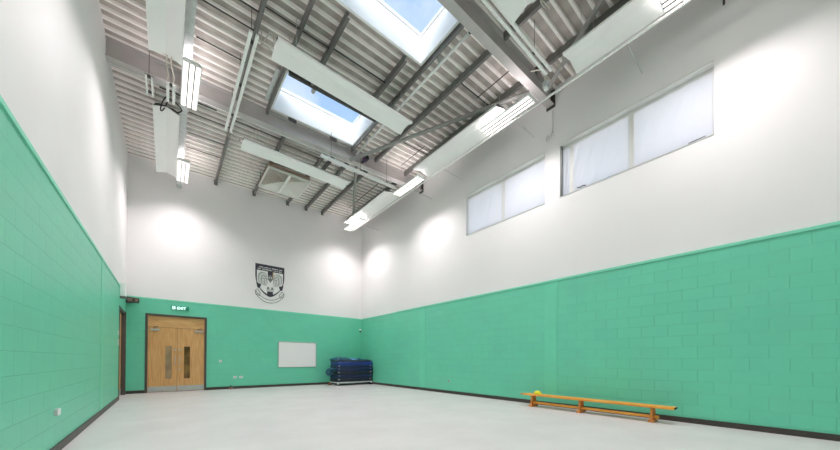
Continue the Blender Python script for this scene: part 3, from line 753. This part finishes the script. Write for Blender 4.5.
# ribbon under the shield
rib = []; ribi = []
for k in range(25):
    a = -1 + 2*k/24; z = .115 - .255*(1-a*a)**.9
    rib.append((a*.98, z+.045)); ribi.append((a*.98, z-.045))
plate(rib[::-1] + ribi, YB-.010, YB-.001, 'ribbon', 'crest_white')
for P_ in (rib, ribi):
    MB().tube([(cx+p*w, YB-.012, zb+q*(zt-zb)) for p, q in P_], .010, 6).build('ribbon_edge', 'crest_dark', r, o0)
for s in (-1, 1):
    c = [(s*.99,.15),(s*.86,.22),(s*.66,.10),(s*.72,.0),(s*.97,.07)]
    if s < 0: c = c[::-1]
    plate(c, YB-.009, YB-.001, 'ribbon_fold', 'crest_white')
    MB().tube([(cx+p*w, YB-.012, zb+q*(zt-zb)) for p, q in c + [c[0]]], .010, 6).build('ribbon_edge', 'crest_dark', r, o0)

# lit exit sign over the double door
o0 = (.36, YB, 3.04); r = empty('exit_sign', o0, 'small green sign with white figure and lettering above the double door', 'sign')
MB().box(.10, .62, YB-.035, YB-.001, 2.965, 3.115).build('panel', 'sign_green', r, o0, .004)
mb = MB(); bx = .18
mb.box(bx-.045, bx+.045, YB-.040, YB-.0352, 2.985, 3.095); mb.build('door_symbol', 'sign_lit', r, o0)
mb = MB(); mb.tube([(bx-.01, YB-.042, 3.075), (bx-.01, YB-.0405, 3.075)], .012, 10)
mb.hexa([(bx-.02,YB-.043,3.03),(bx+.0,YB-.043,3.03),(bx+.0,YB-.0405,3.03),(bx-.02,YB-.0405,3.03),(bx-.012,YB-.043,3.06),(bx+.012,YB-.043,3.06),(bx+.012,YB-.0405,3.06),(bx-.012,YB-.0405,3.06)])
mb.hexa([(bx-.035,YB-.043,2.995),(bx-.022,YB-.043,2.995),(bx-.022,YB-.0405,2.995),(bx-.035,YB-.0405,2.995),(bx-.02,YB-.043,3.03),(bx-.006,YB-.043,3.03),(bx-.006,YB-.0405,3.03),(bx-.02,YB-.0405,3.03)])
mb.hexa([(bx+.015,YB-.043,2.995),(bx+.03,YB-.043,2.995),(bx+.03,YB-.0405,2.995),(bx+.015,YB-.0405,2.995),(bx-.012,YB-.043,3.03),(bx+.002,YB-.043,3.03),(bx+.002,YB-.0405,3.03),(bx-.012,YB-.0405,3.03)])
mb.build('running_figure', 'sign_green', r, o0)
def text_mesh(txt, size, loc, mat, nm, par, org):
    cu = bpy.data.curves.new(nm, 'FONT'); cu.body = txt; cu.size = size; cu.extrude = .002; cu.align_x = 'LEFT'; cu.offset = .004
    ob = bpy.data.objects.new(nm, cu); C.objects.link(ob)
    bpy.context.view_layer.update()
    me = bpy.data.meshes.new_from_object(ob.evaluated_get(bpy.context.evaluated_depsgraph_get()))
    C.objects.unlink(ob); bpy.data.objects.remove(ob); bpy.data.curves.remove(cu)
    me.transform(Matrix.Translation(Vector(loc)-Vector(org)) @ Matrix.Rotation(math.pi/2, 4, 'X'))
    me.materials.clear(); me.materials.append(M[mat])
    o = bpy.data.objects.new(nm, me); C.objects.link(o); o.parent = par; return o
text_mesh('EXIT', .13, (.265, YB-.038, 2.995), 'sign_lit', 'lettering', r, o0)

# plates, sensors and sockets
def plate_thing(name, lab, cat, o0, parts):
    r = empty(name, o0, lab, cat)
    for nm, mat, bx in parts: MB().box(*bx).build(nm, mat, r, o0, .003)
    return r
def sock_back(x, z, w, h, name, lab, cat):
    plate_thing(name, lab, cat, (x, YB, z), [('plate', 'pvc_white', (x-w, x+w, YB-.012, YB-.001, z-h, z+h)), ('rocker', 'steel', (x-w*.4, x+w*.4, YB-.018, YB-.0125, z-h*.5, z+h*.5))])
sock_back(1.62, 1.11, .045, .045, 'light_switch', 'small white switch on the end wall right of the double door', 'switch')
sock_back(2.335, .465, .06, .045, 'wall_socket', 'white socket low on the end wall, right one of the pair', 'socket')
sock_back(2.12, .465, .06, .045, 'wall_socket', 'fainter socket low on the end wall, left one of the pair', 'socket')
plate_thing('wall_socket', 'white double socket with dark side low on the left wall', 'socket', (XL, 5.86, .52),
            [('box', 'galv', (XL+.001, XL+.03, 5.80, 5.93, .48, .56)), ('plate', 'pvc_white', (XL+.0305, XL+.037, 5.797, 5.933, .478, .562))])
plate_thing('wall_socket', 'tiny grey socket low on the right wall left of the bench', 'socket', (XR, 7.8, .44),
            [('plate', 'galv', (XR-.012, XR-.001, 7.76, 7.84, .40, .48)), ('rocker', 'dark_metal', (XR-.018, XR-.0125, 7.78, 7.82, .42, .46))])
plate_thing('light_switch', 'white switch plate on the left wall beside its door, upper one', 'switch', (XL, 12.15, 1.92),
            [('plate', 'pvc_white', (XL+.001, XL+.014, 12.08, 12.24, 1.86, 1.98)), ('rocker', 'steel', (XL+.0145, XL+.02, 12.13, 12.19, 1.89, 1.95))])
plate_thing('light_switch', 'white switch plate on the left wall beside its door, lower one', 'switch', (XL, 12.15, 1.66),
            [('plate', 'pvc_white', (XL+.001, XL+.014, 12.08, 12.24, 1.58, 1.74)), ('rocker', 'steel', (XL+.0145, XL+.02, 12.13, 12.19, 1.62, 1.70))])
plate_thing('corner_sensor', 'small white sensor in the right corner of the green wall', 'sensor', (XR-.07, YB-.02, 2.7),
            [('plate', 'pvc_white', (XR-.13, XR-.04, YB-.03, YB, 2.70, 2.78)), ('lens', 'black', (XR-.12, XR-.05, YB-.035, YB, 2.62, 2.70))])
o0 = (XL, 12.5, 3.12); r = empty('wall_sounder', o0, 'white box on the left wall at the top of the green near the corner', 'wall box')
MB().box(XL+.001, XL+.13, 12.42, 12.62, 3.02, 3.42).build('housing', 'white_metal', r, o0, .015)
MB().box(XL+.001, XL+.14, 12.41, 12.63, 2.97, 3.018).build('base', 'alu_dark', r, o0, .006)
# dark camera / floodlight in the left corner
o0 = (-1.0, YB-.1, 3.16); r = empty('wall_camera', o0, 'dark wedge shaped camera in the left corner just under the white wall', 'camera')
MB().hexa([(XL+.002,14.02,3.06),(XL+.34,13.96,3.08),(XL+.34,14.12,3.08),(XL+.002,14.20,3.06),
           (XL+.002,14.02,3.26),(XL+.34,13.96,3.22),(XL+.34,14.12,3.22),(XL+.002,14.20,3.26)]).build('housing', 'frame_dark', r, o0, .012)
MB().hexa([(XL+.05,14.00,3.10),(XL+.31,13.955,3.11),(XL+.31,13.965,3.11),(XL+.05,14.01,3.10),
           (XL+.05,14.00,3.22),(XL+.31,13.955,3.19),(XL+.31,13.965,3.19),(XL+.05,14.01,3.22)]).build('window', 'brown', r, o0)
MB().tube([(XL+.2, 13.985, 3.15), (XL+.2, 13.955, 3.15)], .035, 14).build('lens', 'black', r, o0)
# little doorstop on the floor against the back skirting
o0 = (1.98, YB-.09, 0); r = empty('door_stop', o0, 'small pinkish brown stop on the floor against the end wall skirting', 'door stop')
MB().lathe(1.98, YB-.09, [(.062,0),(.064,.05),(.05,.075),(.03,.08)], 16).build('base', 'brown', r, o0)
MB().tube(smooth([(1.97,YB-.09,.08),(1.955,YB-.09,.13),(1.98,YB-.085,.16)],5), .012, 8).build('peg', 'black', r, o0)

# ------------------------------------------------------------------ trolley with gym mats
TX0, TX1, TY0, TY1 = 5.96, 7.785, 13.02, 13.88
o0 = ((TX0+TX1)/2, (TY0+TY1)/2, 0); r = empty('mat_trolley', o0, 'low pale steel trolley on castors under the blue mats in the corner', 'trolley')
t = .04
mb = MB(); zf = .11
mb.box(TX0,TX1,TY0,TY0+t,zf,zf+.05); mb.box(TX0,TX1,TY1-t,TY1,zf,zf+.05); mb.box(TX0,TX0+t,TY0+t,TY1-t,zf,zf+.05); mb.box(TX1-t,TX1,TY0+t,TY1-t,zf,zf+.05)
for k in range(1, 4): xx = TX0+(TX1-TX0)*k/4; mb.box(xx-t/2,xx+t/2,TY0+t,TY1-t,zf,zf+.045)
mb.build('frame', 'trolley', r, o0, .004)
for x in (TX0+.045, TX1-.045):
    for y in (TY0+.05, TY1-.05):
        lg = MB().box(x-.03,x+.03,y-.03,y+.03,.06,zf).build('leg', 'trolley', r, o0)
        MB().tube([(x-.018,y,.042),(x+.018,y,.042)], .042, 14).build('castor', 'rubber', lg, o0)
# one brown castor cover sticking out at the left back
o = MB().lathe(5.86, 13.72, [(.05,0),(.07,.03),(.07,.09),(.03,.13)], 14).build('castor_cover', 'orange_bit', None, (5.86,13.72,0)); tag(o, 'small orange brown castor cover at floor level left of the mat trolley', 'cone')
def gym_mat(z0, h, dx0, dx1, dy, mat, seed, lab, bulge=0.0, ybow=.02, strap=True, top=None):
    rnd = random.Random(seed)
    x0, x1, y0, y1 = TX0+dx0, TX1+dx1, TY0+dy, TY1+dy*.3
    nx, ny = 22, 10; mb = MB(); o0 = ((x0+x1)/2, (y0+y1)/2, z0)
    ph = rnd.uniform(0, 6)
    def pt(u, v, s):    # s 0..1 round the edge
        x = x0+(x1-x0)*u; y = y0+(y1-y0)*v
        dz = .010*math.sin(u*5+ph)*0
        return x, y, dz
    # cross-section is a rounded slab: build grid top/bottom with rounded rim
    prof = [(0,.0),(.022,.10),(.032,.5),(.022,.90),(0,1.0)]
    def ring(off, zf):
        pts = []; n = 24; m_ = 12
        bx0, bx1, by0, by1 = x0-off, x1+off, y0-off, y1+off
        for k in range(n): u = k/n; pts.append((bx0+(bx1-bx0)*u, by0+ybow*math.sin(u*7+ph)*.5))
        for k in range(m_): v = k/m_; pts.append((bx1+.012*math.sin(v*6+ph), by0+(by1-by0)*v))
        for k in range(n): u = 1-k/n; pts.append((bx0+(bx1-bx0)*u, by1))
        for k in range(m_): v = 1-k/m_; pts.append((bx0+.012*math.sin(v*5+ph*2), by0+(by1-by0)*v))
        return [(px, py, z0+h*zf) for px, py in pts]
    R = [ring(o_-.03, zf) for o_, zf in prof]; n = len(R[0]); k = len(mb.v)
    for q in R: mb.v += q
    for i in range(len(R)-1):
        for j in range(n):
            j2 = (j+1) % n; mb.face([k+i*n+j, k+i*n+j2, k+(i+1)*n+j2, k+(i+1)*n+j], 0, True)
    mb.face([k+j for j in range(n)][::-1]); mb.face([k+(len(R)-1)*n+j for j in range(n)])
    r = empty('gym_mat', o0, lab, 'gym mat', 'stacked blue gym mats')
    mb.build('pad', mat, r, o0)
    # pale corner tabs and a seam along the front
    MB().tube([(x0+.01, y0-.005+ybow*math.sin(ph)*.5, z0+h*.5), (x0+(x1-x0)*.3, y0+.004, z0+h*.5), (x0+(x1-x0)*.7, y0+.002, z0+h*.48), (x1-.01, y0-.004, z0+h*.5)], .008, 6).build('seam', 'mat_black', r, o0)
    if strap:
        for fx in (.035, .93):
            xx = x0+(x1-x0)*fx
            MB().box(xx-.03, xx+.03, y0-.028, y0-.0125+.012, z0+h*.62, z0+h*.86).build('corner_tab', 'galv' if seed % 2 else 'mat_sky', r, o0)
    return r
gym_mat(.161, .165, .0, -.02, .0, 'mat_black', 1, 'blackish navy gym mat at the bottom of the stack on the trolley')
gym_mat(.328, .165, .02, .0, .01, 'mat_navy', 2, 'dark navy gym mat second from the bottom of the corner stack')
gym_mat(.495, .15, -.02, .0, -.01, 'mat_black', 3, 'blackish gym mat third from the bottom, under the jutting teal one')
gym_mat(.805, .13, .0, .0, .0, 'mat_navy2', 5, 'navy gym mat under the bright royal blue one')
gym_mat(.937, .15, .01, .0, -.012, 'mat_royal', 6, 'bright royal blue gym mat near the top of the corner stack')
gym_mat(1.089, .07, .0, -.05, .0, 'mat_maroon', 7, 'thin dull plum mat just above the royal blue one', strap=False)
r4 = gym_mat(.647, .156, .0, .0, .0, 'mat_navy', 4, 'navy gym mat in mid stack with its teal folded end jutting out left')
# folded end that sticks out to the left
o0 = tuple(r4.location)
MB().tube(smooth([(TX0+.03,13.3,.73),(TX0-.18,13.3,.74),(TX0-.31,13.33,.70),(TX0-.36,13.35,.60),(TX0-.28,13.37,.53),(TX0-.16,13.37,.56),(TX0-.10,13.37,.60)],6), .07, 12).build('folded_end', 'mat_teal', r4, o0)
# crumpled cover thrown over the top
mb = MB(); nx, ny = 40, 20; rnd = random.Random(3)
def ch(u, v):
    b = .06 + .05*math.sin(u*5.2+.6)*math.sin(v*3+.5) + .045*math.exp(-((u-.68)/.09)**2) + .035*math.exp(-((u-.12)/.10)**2) + .018*math.sin(u*21+v*7) + .014*math.sin(u*13-v*11)
    return b
e = lambda t_: min(1, min(t_, 1-t_)/.06)
for s_ in (0, 1):
    for j in range(ny+1):
        for i in range(nx+1):
            u, v = i/nx, j/ny
            x = TX0-.04 + (TX1-TX0-.14)*u; y = TY0-.02+(TY1-TY0+.02)*v + .02*math.sin(u*9)
            h = ch(u, v)*math.sqrt(max(0, e(u)*e(v)))
            mb.v.append((x, y, 1.162 + (max(.012, h+.012) if s_ else 0)))
n_ = (nx+1)*(ny+1)
for j in range(ny):
    for i in range(nx):
        a = j*(nx+1)+i
        mb.face([a, a+nx+1, a+nx+2, a+1], 0, True)
        mi = 1 if (.40 < i/nx - .18*(j/ny) < .56) else 0
        mb.face([n_+a, n_+a+1, n_+a+nx+2, n_+a+nx+1], mi, True)
for i in range(nx): mb.face([i, i+1, n_+i+1, n_+i]); a = ny*(nx+1)+i; mb.face([a+1, a, n_+a, n_+a+1])
for j in range(ny): a = j*(nx+1); mb.face([a+nx+1, a, n_+a, n_+a+nx+1]); a += nx; mb.face([a, a+nx+1, n_+a+nx+1, n_+a])
o = mb.build('crumpled_cover', ['mat_teal', 'mat_sky'], None, ((TX0+TX1)/2, (TY0+TY1)/2, 1.162)); tag(o, 'crumpled teal blue cover thrown over the top of the mat stack', 'cover')

# ------------------------------------------------------------------ bench
BX0, BX1, BY0, BY1, BZ = 7.29, 7.56, 1.37, 4.50, .325
o0 = ((BX0+BX1)/2, (BY0+BY1)/2, 0); r = empty('gym_bench', o0, 'long low varnished wooden gym bench against the right wall', 'bench')
MB().box(BX0, BX1, BY0, BY1, BZ-.045, BZ).build('top_plank', 'bench_wood', r, o0, .012)
bc = (BX0+BX1)/2
MB().box(bc-.045, bc+.045, 1.62, 4.30, .075, .125).build('balance_beam', 'bench_wood', r, o0, .008)
for y in (1.72, 3.08, 4.28):
    lg = MB()
    lg.hexa([(bc-.12,y-.022,.05),(bc+.12,y-.022,.05),(bc+.12,y+.022,.05),(bc-.12,y+.022,.05),(bc-.085,y-.025,BZ-.046),(bc+.085,y-.025,BZ-.046),(bc+.085,y+.025,BZ-.046),(bc-.085,y+.025,BZ-.046)])
    L_ = lg.build('leg', 'leg_wood', r, o0, .006)
    MB().box(bc-.16, bc+.16, y-.045, y+.045, .0, .05).build('foot', 'leg_wood', L_, o0, .008)
MB().box(bc-.09, bc+.09, BY1, BY1+.12, BZ-.04, BZ-.012).build('end_hook', 'leg_wood', r, o0, .006)
MB().box(BX0+.03, BX1-.03, BY0-.012, BY0, BZ-.04, BZ-.006).build('end_buffer', 'rubber', r, o0, .004)
o = MB().lathe(7.44, 4.17, [(.095,BZ),(.098,BZ+.012),(.085,BZ+.05),(.055,BZ+.078),(.03,BZ+.084)], 24).build('marker_dome', 'yellow', None, (7.44,4.17,BZ)); tag(o, 'small yellow domed marker on the far end of the bench', 'marker')

# ------------------------------------------------------------------ sky
w = bpy.data.worlds.new('sky'); S.world = w; w.use_nodes = True; nt = w.node_tree; nt.nodes.clear()
out = nt.nodes.new('ShaderNodeOutputWorld'); bg = nt.nodes.new('ShaderNodeBackground')
tc = nt.nodes.new('ShaderNodeTexCoord')
n = nt.nodes.new('ShaderNodeTexNoise'); n.inputs['Scale'].default_value = 3.2; n.inputs['Detail'].default_value = 7; n.inputs['Roughness'].default_value = .55
mp = nt.nodes.new('ShaderNodeMapping'); mp.inputs['Location'].default_value = (0.35, 0.2, 0)
nt.links.new(tc.outputs['Generated'], mp.inputs['Vector']); nt.links.new(mp.outputs[0], n.inputs['Vector'])
rp = nt.nodes.new('ShaderNodeValToRGB'); rp.color_ramp.elements[0].position = .46; rp.color_ramp.elements[1].position = .66
rp.color_ramp.elements[0].color = (.40, .60, .93, 1); rp.color_ramp.elements[1].color = (.92, .95, 1, 1)
nt.links.new(n.outputs['Fac'], rp.inputs['Fac'])
sp = nt.nodes.new('ShaderNodeSeparateXYZ'); nt.links.new(tc.outputs['Generated'], sp.inputs[0])
mr = nt.nodes.new('ShaderNodeMapRange'); mr.inputs[1].default_value = .05; mr.inputs[2].default_value = .5
nt.links.new(sp.outputs[2], mr.inputs[0])
mx = nt.nodes.new('ShaderNodeMix'); mx.data_type = 'RGBA'; mx.inputs[6].default_value = (.96, .96, .97, 1)
nt.links.new(mr.outputs[0], mx.inputs[0]); nt.links.new(rp.outputs[0], mx.inputs[7])
nt.links.new(mx.outputs[2], bg.inputs[0])
hz = nt.nodes.new('ShaderNodeMapRange'); hz.inputs[1].default_value = .05; hz.inputs[2].default_value = .5; hz.inputs[3].default_value = 1.5; hz.inputs[4].default_value = 1.0
nt.links.new(sp.outputs[2], hz.inputs[0]); nt.links.new(hz.outputs[0], bg.inputs[1])   # hazy bright horizon, clearer overhead
nt.links.new(bg.outputs[0], out.inputs[0])

# low sun from behind left, it only reaches the roof light kerbs
sl = bpy.data.lights.new('sun', 'SUN'); sl.energy = 4.5; sl.angle = .9; sl.color = (1, .96, .9)
so = bpy.data.objects.new('sun', sl); C.objects.link(so); so.location = (-5, -8, 14)
so.rotation_euler = Vector((.58, .78, -.34)).normalized().to_track_quat('-Z', 'Y').to_euler()

# ------------------------------------------------------------------ camera
F, PSI, V0, HC, TILT, ROLL = 305.54, 0.6921, 357.62, 1.1964, 0.0075, 0.0051
def rd(a, b, c):
    a, b = a*math.cos(ROLL)-b*math.sin(ROLL), a*math.sin(ROLL)+b*math.cos(ROLL)
    b, c = b*math.cos(TILT)+c*math.sin(TILT), c*math.cos(TILT)-b*math.sin(TILT)
    return Vector((a*math.cos(PSI)+c*math.sin(PSI), c*math.cos(PSI)-a*math.sin(PSI), b))
cam = bpy.data.cameras.new('camera'); co = bpy.data.objects.new('camera', cam); C.objects.link(co)
X_, Y_, Z_ = rd(1,0,0), rd(0,1,0), -rd(0,0,1)
mt = Matrix(((X_.x,Y_.x,Z_.x,0),(X_.y,Y_.y,Z_.y,0),(X_.z,Y_.z,Z_.z,HC),(0,0,0,1)))
co.matrix_world = mt
cam.sensor_fit = 'HORIZONTAL'; cam.sensor_width = 36; cam.lens = F/840*36; cam.shift_y = (V0-225)/840; cam.clip_start = .05
S.camera = co
S.view_settings.view_transform = 'Standard'; S.view_settings.look = 'None'; S.view_settings.gamma = 1; S.view_settings.use_curve_mapping = False
S.view_settings.exposure = 0.17
S.cycles.max_bounces = 12; S.cycles.diffuse_bounces = 8; S.cycles.transparent_max_bounces = 16
